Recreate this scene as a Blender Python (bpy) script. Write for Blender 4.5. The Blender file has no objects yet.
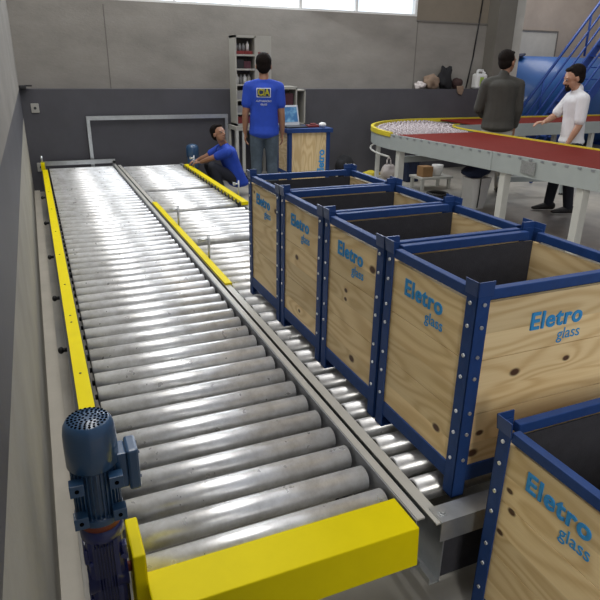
import bpy, bmesh, math, random
from mathutils import Vector, Matrix, Quaternion
from mathutils.bvhtree import BVHTree
random.seed(7)
PI = math.pi
SC = bpy.context.scene
COL = SC.collection

# ---------------------------------------------------------------- camera
F, PITCH, YAW, ROLL, CAMH = 591.27, 0.377, 0.412, 0.016, 1.7
fw = Vector((math.sin(YAW)*math.cos(PITCH), math.cos(YAW)*math.cos(PITCH), -math.sin(PITCH)))
rt = Vector((math.cos(YAW), -math.sin(YAW), 0)); up = rt.cross(fw)
rt2 = rt*math.cos(ROLL)+up*math.sin(ROLL); up2 = -rt*math.sin(ROLL)+up*math.cos(ROLL)
cd = bpy.data.cameras.new('camera'); cam = bpy.data.objects.new('camera', cd); COL.objects.link(cam)
M4 = Matrix((rt2, up2, -fw)).transposed().to_4x4(); M4.translation = Vector((0, 0, CAMH))
cam.matrix_world = M4
cd.sensor_width = 36; cd.lens = 36*F/600; cd.clip_start = 0.02; cd.clip_end = 200
SC.camera = cam

# ---------------------------------------------------------------- light
w = bpy.data.worlds.new('world'); SC.world = w; w.use_nodes = True
bgn = w.node_tree.nodes['Background']; bgn.inputs[0].default_value = (0.80, 0.86, 1.0, 1); bgn.inputs[1].default_value = 0.34
def area(name, loc, size, sy, power, col=(1, 1, 1), target=None):
    l = bpy.data.lights.new(name, 'AREA'); l.shape = 'RECTANGLE'; l.size = size; l.size_y = sy; l.energy = power; l.color = col
    o = bpy.data.objects.new(name, l); o.location = loc; COL.objects.link(o)
    if target is not None:
        o.rotation_euler = (Vector(target)-Vector(loc)).to_track_quat('-Z', 'Y').to_euler()
    return o
area('skylight', (0.6, 4.6, 6.2), 1.6, 7.5, 270, (1, .98, .95))
area('skylight', (5.0, 5.0, 6.2), 1.6, 7.5, 110, (1, .98, .95))
area('skylight', (10.5, 10.5, 6.2), 3.0, 3.0, 170, (1, .96, .92))
area('clerestory_daylight', (3.0, 9.2, 3.1), 6.0, 1.0, 150, (.90, .95, 1), target=(2.0, 3.0, 0))
area('front_fill', (-2.5, -4.0, 3.6), 4.5, 2.8, 640, (1, .965, .90), target=(1.6, 3.0, .4))  # unseen fill added behind the camera to brighten the near crate faces
SC.view_settings.view_transform = 'Standard'; SC.view_settings.look = 'None'
SC.view_settings.exposure = 0.0; SC.view_settings.gamma = 1.0; SC.view_settings.use_curve_mapping = False

# ---------------------------------------------------------------- materials
def newmat(name):
    m = bpy.data.materials.new(name); m.use_nodes = True
    return m, m.node_tree, m.node_tree.nodes['Principled BSDF']
def mat(name, col, rough=.5, metal=0, noise=.0, nscale=8, bump=0, bscale=60, spec=None, coat=0, stretch=(1, 1, 1), emit=0):
    m, t, p = newmat(name)
    p.inputs['Roughness'].default_value = rough; p.inputs['Metallic'].default_value = metal
    p.inputs['Base Color'].default_value = (*col, 1)
    if spec is not None: p.inputs['Specular IOR Level'].default_value = spec
    if coat: p.inputs['Coat Weight'].default_value = coat; p.inputs['Coat Roughness'].default_value = .15
    if noise or bump:
        tc = t.nodes.new('ShaderNodeTexCoord'); mp = t.nodes.new('ShaderNodeMapping'); mp.inputs['Scale'].default_value = stretch
        t.links.new(tc.outputs['Object'], mp.inputs[0])
    if noise:
        n = t.nodes.new('ShaderNodeTexNoise'); n.inputs['Scale'].default_value = nscale; n.inputs['Detail'].default_value = 6
        n.inputs['Roughness'].default_value = .62
        r = t.nodes.new('ShaderNodeValToRGB')
        r.color_ramp.elements[0].position = .3; r.color_ramp.elements[1].position = .72
        r.color_ramp.elements[0].color = (*[c*(1-noise) for c in col], 1)
        r.color_ramp.elements[1].color = (*[min(1, c*(1+noise)) for c in col], 1)
        t.links.new(mp.outputs[0], n.inputs['Vector']); t.links.new(n.outputs['Fac'], r.inputs[0]); t.links.new(r.outputs[0], p.inputs['Base Color'])
    if bump:
        n2 = t.nodes.new('ShaderNodeTexNoise'); n2.inputs['Scale'].default_value = bscale; n2.inputs['Detail'].default_value = 4
        b = t.nodes.new('ShaderNodeBump'); b.inputs['Strength'].default_value = bump; b.inputs['Distance'].default_value = .01
        t.links.new(mp.outputs[0], n2.inputs['Vector']); t.links.new(n2.outputs['Fac'], b.inputs['Height']); t.links.new(b.outputs[0], p.inputs['Normal'])
    if emit:
        p.inputs['Emission Color'].default_value = (*col, 1); p.inputs['Emission Strength'].default_value = emit
    return m
M = {}
M['concrete'] = mat('concrete', (.25, .234, .21), .85, noise=.16, nscale=1.3, bump=.25, bscale=25, stretch=(1, 1, 2.2))
M['concrete_warm'] = mat('warm concrete', (.38, .33, .285), .85, noise=.12, nscale=1.5, bump=.2, bscale=22)
M['plywood'] = mat('brown board', (.20, .17, .13), .8, noise=.10, nscale=2)
M['lit_column_panel'] = mat('lit column and panel', (.47, .46, .42), .8, noise=.10, nscale=3, bump=.15)  # column side's light put into a paler colour; bay panel shares it
M['dark_paint'] = mat('dark grey wall paint', (.066, .065, .076), .6, noise=.12, nscale=2.2, bump=.1, bscale=30)
M['beige_wall'] = mat('beige wall face', (.34, .32, .27), .8, noise=.12, nscale=3, bump=.1, stretch=(2, 1, 1))
M['dado'] = mat('pale plaster', (.45, .42, .36), .8, noise=.08, nscale=4)
M['joint'] = mat('wall joint', (.15, .14, .125), .9, noise=.1)
M['galv'] = mat('galvanised steel', (.52, .54, .55), .38, .85, noise=.10, nscale=18, bump=.05, bscale=80)
M['flange'] = mat('grey painted steel', (.48, .47, .43), .5, .2, noise=.05, nscale=12)
M['web'] = mat('dull steel web', (.30, .31, .33), .5, .6, noise=.08)
M['yellow'] = mat('yellow enamel', (.76, .63, .0), .5, spec=.12, noise=.03, nscale=10)
M['vent'] = mat('vent hole', (.004, .004, .005), .95, spec=.02)
M['black'] = mat('black rubber', (.012, .012, .013), .55)
M['blue'] = mat('blue crate enamel', (.012, .045, .17), .55, noise=.12, nscale=25, spec=.3)
M['blue_cap'] = mat('blue enamel cap', (.012, .045, .17), .4, noise=.08)
M['bolt'] = mat('zinc bolt', (.65, .67, .70), .35, .8)
M['liner'] = mat('dark grey felt liner', (.034, .034, .042), .95, noise=.15, nscale=30, bump=.2, bscale=200)
M['logo'] = mat('logo blue ink', (.03, .27, .60), .7)
M['column_shaded'] = mat('column shaded face', (.155, .145, .125), .85, noise=.10, nscale=2)  # shade on the column's near face painted in as a darker tone
M['motor'] = mat('motor blue enamel', (.025, .075, .16), .32, coat=.5, noise=.06)
M['gear'] = mat('gearbox blue enamel', (.010, .018, .12), .3, coat=.5, noise=.1)
M['rust'] = mat('red oxide flange', (.22, .045, .02), .6, noise=.2)
M['red'] = mat('red belt', (.14, .012, .007), .85, spec=.15, noise=.10, nscale=6, stretch=(1, 3, 1))
M['frame_grey'] = mat('pale grey green enamel', (.33, .36, .35), .5, noise=.04)
M['leg_cream'] = mat('cream enamel', (.50, .50, .46), .55, noise=.04)
M['guard_yellow'] = mat('guard yellow', (.62, .50, .03), .45, noise=.04)
M['wheel'] = mat('pale skate wheel', (.46, .40, .41), .5, noise=.08, nscale=20)
M['cab'] = mat('beige grey cabinet enamel', (.36, .35, .31), .5, noise=.04)
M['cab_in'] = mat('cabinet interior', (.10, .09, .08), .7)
M['white'] = mat('white plastic', (.72, .72, .70), .5, noise=.04)
M['tank'] = mat('tank blue', (.015, .10, .34), .45, noise=.10, nscale=1.5, coat=.2)
M['stair'] = mat('stair blue', (.02, .075, .34), .4, noise=.05)
M['skin_a'] = mat('brown skin', (.30, .15, .09), .5, noise=.05)
M['skin_b'] = mat('tan skin', (.36, .19, .12), .5, noise=.05)
M['hair'] = mat('dark hair', (.010, .007, .006), .8, spec=.1, noise=.3, nscale=60, bump=.5, bscale=150)
M['shirt_blue'] = mat('royal blue cotton', (.012, .055, .42), .8, noise=.12, nscale=7, bump=.6, bscale=9)
M['shirt_grey'] = mat('charcoal cloth', (.042, .040, .034), .85, noise=.12, nscale=7, bump=.6, bscale=9)
M['shirt_white'] = mat('white cotton', (.62, .62, .64), .8, noise=.05, nscale=8, bump=.5, bscale=9)
M['jeans'] = mat('blue grey denim', (.060, .085, .115), .85, noise=.25, nscale=12, bump=.4, bscale=14)
M['trousers_dark'] = mat('dark navy trousers', (.012, .014, .024), .8, noise=.1)
M['trousers_beige'] = mat('beige trousers', (.42, .40, .35), .85, noise=.08)
M['shoe'] = mat('black leather shoe', (.012, .011, .011), .4)
M['eye'] = mat('eye', (.22, .20, .18), .3)
M['print_yellow'] = mat('yellow print', (.65, .60, .05), .7)
M['print_white'] = mat('white print', (.65, .67, .75), .7)
M['print_dark'] = mat('dark print', (.02, .03, .10), .7)
M['cardboard'] = mat('cardboard', (.30, .17, .07), .8, noise=.1)
M['bag_white'] = mat('white bag', (.55, .50, .48), .6, noise=.1, bump=.5, bscale=18)
M['cloth_tan'] = mat('tan cloth', (.24, .17, .12), .9, noise=.2, bump=.5, bscale=15)
M['cloth_black'] = mat('black cloth', (.010, .010, .012), .9, noise=.2, bump=.5, bscale=15)
M['cloth_navy'] = mat('navy cloth', (.010, .018, .05), .85, noise=.3, nscale=14, bump=.5, bscale=15)
M['cloth_brown'] = mat('dark brown cloth', (.045, .022, .020), .9, noise=.2, bump=.5, bscale=15)
M['green'] = mat('lime label', (.35, .50, .08), .6)
M['redbox'] = mat('dark red card', (.16, .015, .015), .6, noise=.15)
M['maroon'] = mat('maroon card', (.06, .014, .022), .7, noise=.2)
M['greybox'] = mat('grey plastic', (.24, .24, .24), .6, noise=.1)
M['socket'] = mat('socket plastic', (.36, .35, .32), .5)
M['laptop'] = mat('dark laptop plastic', (.02, .022, .026), .4)
M['bezel'] = mat('silver laptop plastic', (.55, .58, .62), .4)
M['plate'] = mat('label plate', (.22, .23, .22), .5, noise=.35, nscale=70)
M['kerb'] = mat('floor trim', (.33, .31, .28), .8, noise=.08)

def screen_mat():
    m, t, p = newmat('laptop screen')
    p.inputs['Base Color'].default_value = (.02, .05, .1, 1)
    tc = t.nodes.new('ShaderNodeTexCoord'); n = t.nodes.new('ShaderNodeTexNoise'); n.inputs['Scale'].default_value = 14
    r = t.nodes.new('ShaderNodeValToRGB'); r.color_ramp.elements[0].position = .45; r.color_ramp.elements[1].position = .7
    r.color_ramp.elements[0].color = (.03, .13, .30, 1); r.color_ramp.elements[1].color = (.20, .42, .60, 1)
    t.links.new(tc.outputs['Object'], n.inputs['Vector']); t.links.new(n.outputs['Fac'], r.inputs[0]); t.links.new(r.outputs[0], p.inputs['Emission Color'])
    p.inputs['Emission Strength'].default_value = .6
    return m
M['screen'] = screen_mat()
def glass_mat():
    m, t, p = newmat('bright frosted window glass')
    p.inputs['Base Color'].default_value = (.8, .85, .9, 1); p.inputs['Roughness'].default_value = .25
    tc = t.nodes.new('ShaderNodeTexCoord'); n = t.nodes.new('ShaderNodeTexNoise'); n.inputs['Scale'].default_value = 3
    r = t.nodes.new('ShaderNodeValToRGB'); r.color_ramp.elements[0].position = .35; r.color_ramp.elements[1].position = .6
    r.color_ramp.elements[0].color = (.55, .70, .88, 1); r.color_ramp.elements[1].color = (.9, .95, 1, 1)
    t.links.new(tc.outputs['Object'], n.inputs['Vector']); t.links.new(n.outputs['Fac'], r.inputs[0]); t.links.new(r.outputs[0], p.inputs['Emission Color'])
    p.inputs['Emission Strength'].default_value = .95
    return m
M['glass'] = glass_mat()

def roller_mat():
    m, t, p = newmat('zinc roller')
    N = t.nodes; L = t.links
    p.inputs['Metallic'].default_value = .55
    tc = N.new('ShaderNodeTexCoord'); oi = N.new('ShaderNodeObjectInfo')
    ad = N.new('ShaderNodeVectorMath'); ad.operation = 'ADD'
    sc = N.new('ShaderNodeVectorMath'); sc.operation = 'SCALE'; sc.inputs['Scale'].default_value = 37
    cb = N.new('ShaderNodeCombineXYZ')
    for i in range(3): L.new(oi.outputs['Random'], cb.inputs[i])
    L.new(cb.outputs[0], sc.inputs[0]); L.new(tc.outputs['Object'], ad.inputs[0]); L.new(sc.outputs[0], ad.inputs[1])
    n = N.new('ShaderNodeTexNoise'); n.inputs['Scale'].default_value = 9; n.inputs['Detail'].default_value = 7; n.inputs['Roughness'].default_value = .7
    L.new(ad.outputs[0], n.inputs['Vector'])
    r = N.new('ShaderNodeValToRGB'); e = r.color_ramp.elements
    e[0].position = .28; e[0].color = (.58, .57, .55, 1); e[1].position = .62; e[1].color = (.93, .94, .95, 1)
    L.new(n.outputs['Fac'], r.inputs[0])
    mx = N.new('ShaderNodeMix'); mx.data_type = 'RGBA'; mx.blend_type = 'MULTIPLY'; mx.inputs['Factor'].default_value = 1
    mr = N.new('ShaderNodeMapRange'); mr.inputs['To Min'].default_value = .86; mr.inputs['To Max'].default_value = 1.0
    L.new(oi.outputs['Random'], mr.inputs['Value'])
    L.new(r.outputs[0], mx.inputs['A']); L.new(mr.outputs[0], mx.inputs['B']); L.new(mx.outputs['Result'], p.inputs['Base Color'])
    n2 = N.new('ShaderNodeTexNoise'); n2.inputs['Scale'].default_value = 24; L.new(ad.outputs[0], n2.inputs['Vector'])
    m2 = N.new('ShaderNodeMapRange'); m2.inputs['To Min'].default_value = .22; m2.inputs['To Max'].default_value = .40
    L.new(n2.outputs['Fac'], m2.inputs['Value']); L.new(m2.outputs[0], p.inputs['Roughness'])
    return m
M['roller'] = roller_mat()

def floor_mat():
    m, t, p = newmat('polished concrete floor')
    N = t.nodes; L = t.links
    tc = N.new('ShaderNodeTexCoord')
    n = N.new('ShaderNodeTexNoise'); n.inputs['Scale'].default_value = .55; n.inputs['Detail'].default_value = 5
    L.new(tc.outputs['Object'], n.inputs['Vector'])
    r = N.new('ShaderNodeValToRGB'); e = r.color_ramp.elements
    e[0].position = .38; e[0].color = (.25, .25, .24, 1); e[1].position = .60; e[1].color = (.46, .43, .37, 1)
    L.new(n.outputs['Fac'], r.inputs[0])
    n3 = N.new('ShaderNodeTexNoise'); n3.inputs['Scale'].default_value = 7; n3.inputs['Detail'].default_value = 8; L.new(tc.outputs['Object'], n3.inputs['Vector'])
    mr = N.new('ShaderNodeMapRange'); mr.inputs['To Min'].default_value = .75; mr.inputs['To Max'].default_value = 1.2; L.new(n3.outputs['Fac'], mr.inputs['Value'])
    mx = N.new('ShaderNodeMix'); mx.data_type = 'RGBA'; mx.blend_type = 'MULTIPLY'; mx.inputs['Factor'].default_value = 1
    L.new(r.outputs[0], mx.inputs['A']); L.new(mr.outputs[0], mx.inputs['B']); L.new(mx.outputs['Result'], p.inputs['Base Color'])
    p.inputs['Roughness'].default_value = .42
    return m
M['floor'] = floor_mat()

def wood_mat(name, axis, seed, knots=(), tint=(1, 1, 1)):
    """pine: u along the grain (axis 0=x,1=y,2=z), knots = [(u, v, r)] in object space; v is z (or x when axis is 2)"""
    m, t, p = newmat(name); N = t.nodes; L = t.links
    tc = N.new('ShaderNodeTexCoord'); sp = N.new('ShaderNodeSeparateXYZ'); L.new(tc.outputs['Object'], sp.inputs[0])
    U = sp.outputs[axis]; V = sp.outputs[2] if axis != 2 else sp.outputs[0]
    def math_(op, a, b=None, c=None):
        n = N.new('ShaderNodeMath'); n.operation = op
        for i, v in enumerate((a, b, c)):
            if v is None: continue
            if isinstance(v, (int, float)): n.inputs[i].default_value = v
            else: L.new(v, n.inputs[i])
        return n.outputs[0]
    # plank index from height -> offset of the pattern
    pl = math_('FLOOR', math_('DIVIDE', math_('SUBTRACT', V, .0), .2001))
    warp = None; kmask = None
    for (ku, kv, kr) in knots:
        du = math_('DIVIDE', math_('SUBTRACT', U, ku), 1.5); dv = math_('SUBTRACT', V, kv)
        d = math_('SQRT', math_('ADD', math_('MULTIPLY', du, du), math_('MULTIPLY', dv, dv)))
        wv = math_('MULTIPLY', math_('EXPONENT', math_('MULTIPLY', d, -1/(kr*2.4))), .13)
        warp = wv if warp is None else math_('ADD', warp, wv)
        k = N.new('ShaderNodeMapRange'); k.interpolation_type = 'SMOOTHSTEP'
        k.inputs['From Min'].default_value = kr*.55; k.inputs['From Max'].default_value = kr*1.15; k.inputs['To Min'].default_value = 1; k.inputs['To Max'].default_value = 0
        L.new(d, k.inputs['Value'])
        kmask = k.outputs[0] if kmask is None else math_('MAXIMUM', kmask, k.outputs[0])
    cb = N.new('ShaderNodeCombineXYZ')
    L.new(math_('ADD', math_('MULTIPLY', U, 1.3), math_('MULTIPLY', pl, 3.7)), cb.inputs[0])
    L.new(math_('MULTIPLY', V, 6.5), cb.inputs[1]); cb.inputs[2].default_value = seed
    n = N.new('ShaderNodeTexNoise'); n.inputs['Scale'].default_value = 1.0; n.inputs['Detail'].default_value = 1.5; n.inputs['Roughness'].default_value = .4
    L.new(cb.outputs[0], n.inputs['Vector'])
    h = n.outputs['Fac']
    if warp is not None: h = math_('ADD', h, warp)
    ring = math_('MULTIPLY', math_('ADD', math_('SINE', math_('MULTIPLY', h, 62)), 1), .5)
    ring = math_('POWER', ring, 1.6)
    cb2 = N.new('ShaderNodeCombineXYZ'); L.new(math_('MULTIPLY', U, 3), cb2.inputs[0]); L.new(math_('MULTIPLY', V, 160), cb2.inputs[1]); cb2.inputs[2].default_value = seed+5
    n2 = N.new('ShaderNodeTexNoise'); n2.inputs['Scale'].default_value = 1; n2.inputs['Detail'].default_value = 3; L.new(cb2.outputs[0], n2.inputs['Vector'])
    f = math_('ADD', math_('MULTIPLY', ring, .55), math_('MULTIPLY', n2.outputs['Fac'], .45))
    r = N.new('ShaderNodeValToRGB'); e = r.color_ramp.elements
    e[0].position = .12; e[0].color = (.82*tint[0], .64*tint[1], .36*tint[2], 1)
    e[1].position = .85; e[1].color = (.64*tint[0], .45*tint[1], .215*tint[2], 1)
    L.new(f, r.inputs[0])
    # slow tone change from plank to plank
    n4 = N.new('ShaderNodeTexWhiteNoise'); n4.noise_dimensions = '1D'; L.new(math_('ADD', pl, seed), n4.inputs['W'])
    mr = N.new('ShaderNodeMapRange'); mr.inputs['To Min'].default_value = .84; mr.inputs['To Max'].default_value = 1.06; L.new(n4.outputs['Value'], mr.inputs['Value'])
    mx = N.new('ShaderNodeMix'); mx.data_type = 'RGBA'; mx.blend_type = 'MULTIPLY'; mx.inputs['Factor'].default_value = 1
    L.new(r.outputs[0], mx.inputs['A']); L.new(mr.outputs[0], mx.inputs['B'])
    out = mx.outputs['Result']
    if kmask is not None:
        mk = N.new('ShaderNodeMix'); mk.data_type = 'RGBA'; L.new(kmask, mk.inputs['Factor']); L.new(out, mk.inputs['A'])
        mk.inputs['B'].default_value = (.075, .032, .016, 1); out = mk.outputs['Result']
    L.new(out, p.inputs['Base Color']); p.inputs['Roughness'].default_value = .6
    return m

# ---------------------------------------------------------------- mesh helpers
def BM(): return bmesh.new()
def bx(bm, a, b, mi=0, bev=0):
    x0, x1 = sorted((a[0], b[0])); y0, y1 = sorted((a[1], b[1])); z0, z1 = sorted((a[2], b[2]))
    r = bmesh.ops.create_cube(bm, size=1, matrix=Matrix.Translation(((x0+x1)/2, (y0+y1)/2, (z0+z1)/2)) @ Matrix.Diagonal((x1-x0, y1-y0, z1-z0, 1)))
    vs = r['verts']; fs = {f for v in vs for f in v.link_faces}
    for f in fs: f.material_index = mi
    if bev:
        es = {e for v in vs for e in v.link_edges}
        bmesh.ops.bevel(bm, geom=list(es), offset=bev, segments=2, affect='EDGES', profile=.5)
def rotm(d): return Vector(d).normalized().to_track_quat('Z', 'Y').to_matrix().to_4x4()
def cyl(bm, a, b, r, r2=None, seg=24, mi=0, caps=True):
    a = Vector(a); b = Vector(b); L = (b-a).length
    q = bmesh.ops.create_cone(bm, cap_ends=caps, segments=seg, radius1=r, radius2=r if r2 is None else r2, depth=L,
                              matrix=Matrix.Translation((a+b)/2) @ rotm(b-a))
    for f in {f for v in q['verts'] for f in v.link_faces}:
        f.material_index = mi; f.smooth = len(f.verts) == 4
def ball(bm, c, r, seg=16, mi=0, rot=None):
    if not hasattr(r, '__len__'): r = (r, r, r)
    m = Matrix.Translation(c)
    if rot is not None: m = m @ rot
    q = bmesh.ops.create_uvsphere(bm, u_segments=seg, v_segments=max(6, seg*2//3), radius=1, matrix=m @ Matrix.Diagonal((*r, 1)))
    for f in {f for v in q['verts'] for f in v.link_faces}: f.smooth = True; f.material_index = mi
def lathe(bm, prof, c=(0, 0, 0), seg=32, mi=0, close=True):
    rings = []
    for (r, z) in prof:
        rings.append([bm.verts.new((c[0]+r*math.cos(2*PI*i/seg), c[1]+r*math.sin(2*PI*i/seg), c[2]+z)) for i in range(seg)])
    for a, b in zip(rings, rings[1:]):
        for i in range(seg):
            f = bm.faces.new((a[i], a[(i+1) % seg], b[(i+1) % seg], b[i])); f.smooth = True; f.material_index = mi
    if close:
        f = bm.faces.new(rings[0][::-1]); f.material_index = mi
        f = bm.faces.new(rings[-1]); f.material_index = mi
def prism(bm, pts, vec, mi=0):
    a = [bm.verts.new(p) for p in pts]; b = [bm.verts.new(Vector(p)+Vector(vec)) for p in pts]
    fs = [bm.faces.new(a), bm.faces.new(b[::-1])]
    n = len(a)
    for i in range(n): fs.append(bm.faces.new((a[i], b[i], b[(i+1) % n], a[(i+1) % n])))
    for f in fs: f.material_index = mi
def obj(name, bm, mats, parent=None, bevel=0, loc=None, autosmooth=False):
    bmesh.ops.recalc_face_normals(bm, faces=bm.faces)
    me = bpy.data.meshes.new(name); bm.to_mesh(me); bm.free()
    if not isinstance(mats, (list, tuple)): mats = [mats]
    for m in mats: me.materials.append(M[m] if isinstance(m, str) else m)
    o = bpy.data.objects.new(name, me); COL.objects.link(o)
    if parent is not None: o.parent = parent
    if loc is not None: o.location = loc
    if bevel:
        b = o.modifiers.new('bevel', 'BEVEL'); b.width = bevel; b.segments = 2; b.limit_method = 'ANGLE'; b.angle_limit = .7
    return o
def tag(o, label=None, cat=None, group=None, kind=None):
    if label: o['label'] = label
    if cat: o['category'] = cat
    if group: o['group'] = group
    if kind: o['kind'] = kind
    return o
def thing(name, label, cat, loc=(0, 0, 0), rz=0, group=None):
    o = bpy.data.objects.new(name, None); COL.objects.link(o); o.location = loc; o.rotation_euler = (0, 0, rz); o.empty_display_size = .1
    return tag(o, label, cat, group)
def struct(name, bm, m): return tag(obj(name, bm, m), kind='structure')
def copy_tree(o, parent=None):
    c = o.copy(); COL.objects.link(c)
    if parent is not None: c.parent = parent
    for ch in list(o.children): copy_tree(ch, c)
    return c
def tube(bm, pts, r, seg=12, mi=0):
    for a, b in zip(pts, pts[1:]): cyl(bm, a, b, r, seg=seg, mi=mi)
    for p in pts[1:-1]: ball(bm, p, r, seg=seg, mi=mi)
def text_mesh(name, s, size, m, parent, matrix, extr=.0008, offset=0, xscale=1, space=1.0, bold=0):
    cu = bpy.data.curves.new('text', 'FONT'); cu.body = s; cu.size = size; cu.extrude = extr; cu.offset = offset; cu.space_character = space; cu.resolution_u = 4
    cu.align_x = 'CENTER'; cu.align_y = 'CENTER'
    to = bpy.data.objects.new('text', cu); COL.objects.link(to)
    dg = bpy.context.evaluated_depsgraph_get(); me = bpy.data.meshes.new_from_object(to.evaluated_get(dg))
    bpy.data.objects.remove(to)
    if bold:
        bb = BM()
        for k_, (dx, dy) in enumerate(((-bold, 0), (bold, 0), (0, bold*.4), (0, -bold*.4), (0, 0))):
            tmp = me.copy(); tmp.transform(Matrix.Translation((dx, dy, k_*.0004))); bb.from_mesh(tmp); bpy.data.meshes.remove(tmp)
        bb.to_mesh(me); bb.free()
    me.transform(matrix @ Matrix.Diagonal((xscale, 1, 1, 1)))
    me.materials.clear(); me.materials.append(M[m]); me.name = name
    o = bpy.data.objects.new(name, me); COL.objects.link(o); o.parent = parent
    return o

# ================================================================ SETTING
WY = 9.05; LZ = 1.36; LX = -.13
b = BM(); bx(b, (-.8, -1.5, -.1), (14, 13, 0)); struct('floor', b, 'floor')
b = BM(); bx(b, (-.5, WY, 0), (7.60, 9.3, LZ)); struct('wall_back_ledge', b, 'dark_paint')
b = BM(); bx(b, (-.5, 9.3, 0), (6.12, 9.6, 2.5), 0); bx(b, (6.12, 9.3, 0), (7.60, 9.6, 2.43), 0)
bx(b, (6.12, 9.3, 2.44), (7.60, 9.6, 6.5), 1); bx(b, (-.5, 9.3, 3.5), (6.12, 9.6, 6.5), 0)
struct('wall_back', b, ['concrete', 'plywood'])
for n_, x_ in (('trim_1', 1.06), ('trim_2', 6.14)):
    b = BM(); bx(b, (x_, 9.294, LZ), (x_+.012, 9.30, 2.44)); struct(n_, b, 'joint')
b = BM(); bx(b, (6.13, 9.28, 2.425), (7.6, 9.30, 2.445)); struct('trim_3', b, 'joint')
# clerestory window: frame with panes
b = BM()
bx(b, (-.4, 9.3, 2.5), (6.12, 9.46, 2.53)); bx(b, (-.4, 9.3, 3.45), (6.12, 9.46, 3.5)); bx(b, (6.08, 9.3, 2.53), (6.12, 9.46, 3.45))
for i in range(8):
    x = 5.0-.98*i+.0
    bx(b, (x-.02, 9.34, 2.53), (x+.02, 9.44, 3.45))
wf = struct('window_1', b, 'white')
b = BM(); bx(b, (-.4, 9.40, 2.53), (6.08, 9.42, 3.45)); p_ = obj('pane', b, 'glass', wf)
# left side : low wall with ledge, upper wall set back
b = BM(); bx(b, (-.5, -1.5, 0), (LX, 9.6, 1.0), 0); bx(b, (-.5, -1.5, 1.0), (LX, 9.6, LZ), 1); bx(b, (-.5, -1.5, LZ), (LX, 9.6, 6.5), 2)
struct('wall_left', b, ['beige_wall', 'dark_paint', 'concrete'])
b = BM(); bx(b, (LX, -1.5, 0), (-.058, WY, .02)); struct('baseboard_left', b, 'dado')
# column and the deeper bay on the right
b = BM()
prism(b, [(7.60, 9.02, 0), (7.98, 9.02, 0), (7.98, 9.6, 0), (7.60, 9.6, 0)], (0, 0, 6.5)); struct('wall_column', b, 'column_shaded')
b = BM(); bx(b, (7.985, 9.10, 0), (8.24, 9.7, 6.5)); struct('wall_column_side', b, 'lit_column_panel')
b = BM(); bx(b, (7.5, 12.5, 0), (14, 12.8, 6.5)); struct('wall_back_bay', b, 'concrete_warm')
b = BM(); bx(b, (13.8, -1.5, 0), (14.1, 12.5, 6.5)); struct('wall_right', b, 'concrete_warm')
b = BM(); bx(b, (7.5, 9.7, 0), (7.6, 12.5, 6.5)); struct('wall_bay_side', b, 'concrete_warm')
b = BM()
bx(b, (11.22, 12.47, 1.4), (12.42, 12.5, 2.58), 1); bx(b, (11.2, 12.455, 2.58), (12.45, 12.5, 2.61), 0); bx(b, (12.42, 12.455, 1.4), (12.45, 12.5, 2.58), 0)
struct('trim_5', b, ['joint', 'lit_column_panel'])

# ================================================================ ROLLER CONVEYORS
RZ = .30; RR = .044
def roller_mesh(x0, x1):
    b = BM(); L = x1-x0
    prof = [(.012, -.012), (.012, 0), (RR-.006, 0), (RR, .004), (RR, L-.004), (RR-.006, L), (.012, L), (.012, L+.012)]
    bb = BM(); lathe(bb, prof, seg=40, mi=0)
    for f in bb.faces:
        f.smooth = abs(f.normal.z) < .5
    for v in bb.verts:
        x, y, z = v.co; v.co = (z, y, -x)
    for f in bb.faces:
        c = f.calc_center_median()
        if c.x < .001 or c.x > L-.001: f.material_index = 1
    return bb
def conveyor(name, label, xl, xr, y0, pitch, n, skip=lambda i: False):
    t = thing(name, label, 'conveyor', (0, 0, 0), group=None)
    first = None
    for i in range(n):
        if skip(i): continue
        y = y0+i*pitch
        if first is None:
            first = obj('roller', roller_mesh(xl, xr), ['roller', 'black'], t); first.location = (xl, y, RZ); o = first
        else:
            o = first.copy(); COL.objects.link(o); o.parent = t; o.location = (xl, y, RZ)
        o.rotation_euler = (random.uniform(0, 6.28), 0, 0)
    return t
def leg_mb(x, y, ztop, w=.03):
    b = BM(); bx(b, (x-w/2, y-.03, .035), (x+w/2, y+.03, ztop), 0); cyl(b, (x, y, 0), (x, y, .014), .024, seg=16, mi=1); cyl(b, (x, y, .01), (x, y, .05), .008, seg=10, mi=1)
    return b
c1 = conveyor('roller_conveyor', 'long left roller conveyor with yellow side strip beside the left wall, empty', .098, .938, 1.397, .1352, 56)
# left channel, yellow top strip with black edges
b = BM(); bx(b, (.066, 1.46, .12), (.080, 8.92, .345)); bx(b, (.01, 1.46, .12), (.066, 8.92, .13)); obj('side_channel', b, 'black', c1)
b = BM(); bx(b, (.004, 1.46, .346), (.080, 8.66, .352), 1); bx(b, (.010, 1.46, .352), (.074, 8.66, .360), 0)
for y in (2.0, 2.62, 3.25, 3.35, 3.9, 4.6, 5.3, 6.2, 7.1, 8.0): cyl(b, (.040, y, .36), (.040, y, .363), .006, seg=10, mi=1)
ys = obj('guard_strip', b, ['yellow', 'black'], c1, bevel=.001)
b = BM(); bx(b, (-.002, 1.46, .20), (.004, 8.66, .352)); obj('guard_skirt', b, 'black', c1)
for y in (2.45, 3.25, 4.1, 5.1, 6.3, 7.6):
    b = BM(); cyl(b, (-.03, y, .20), (.0, y, .20), .012, seg=14); ball(b, (-.034, y, .20), (.016, .02, .02)); obj('knob', b, 'black', c1)
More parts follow.
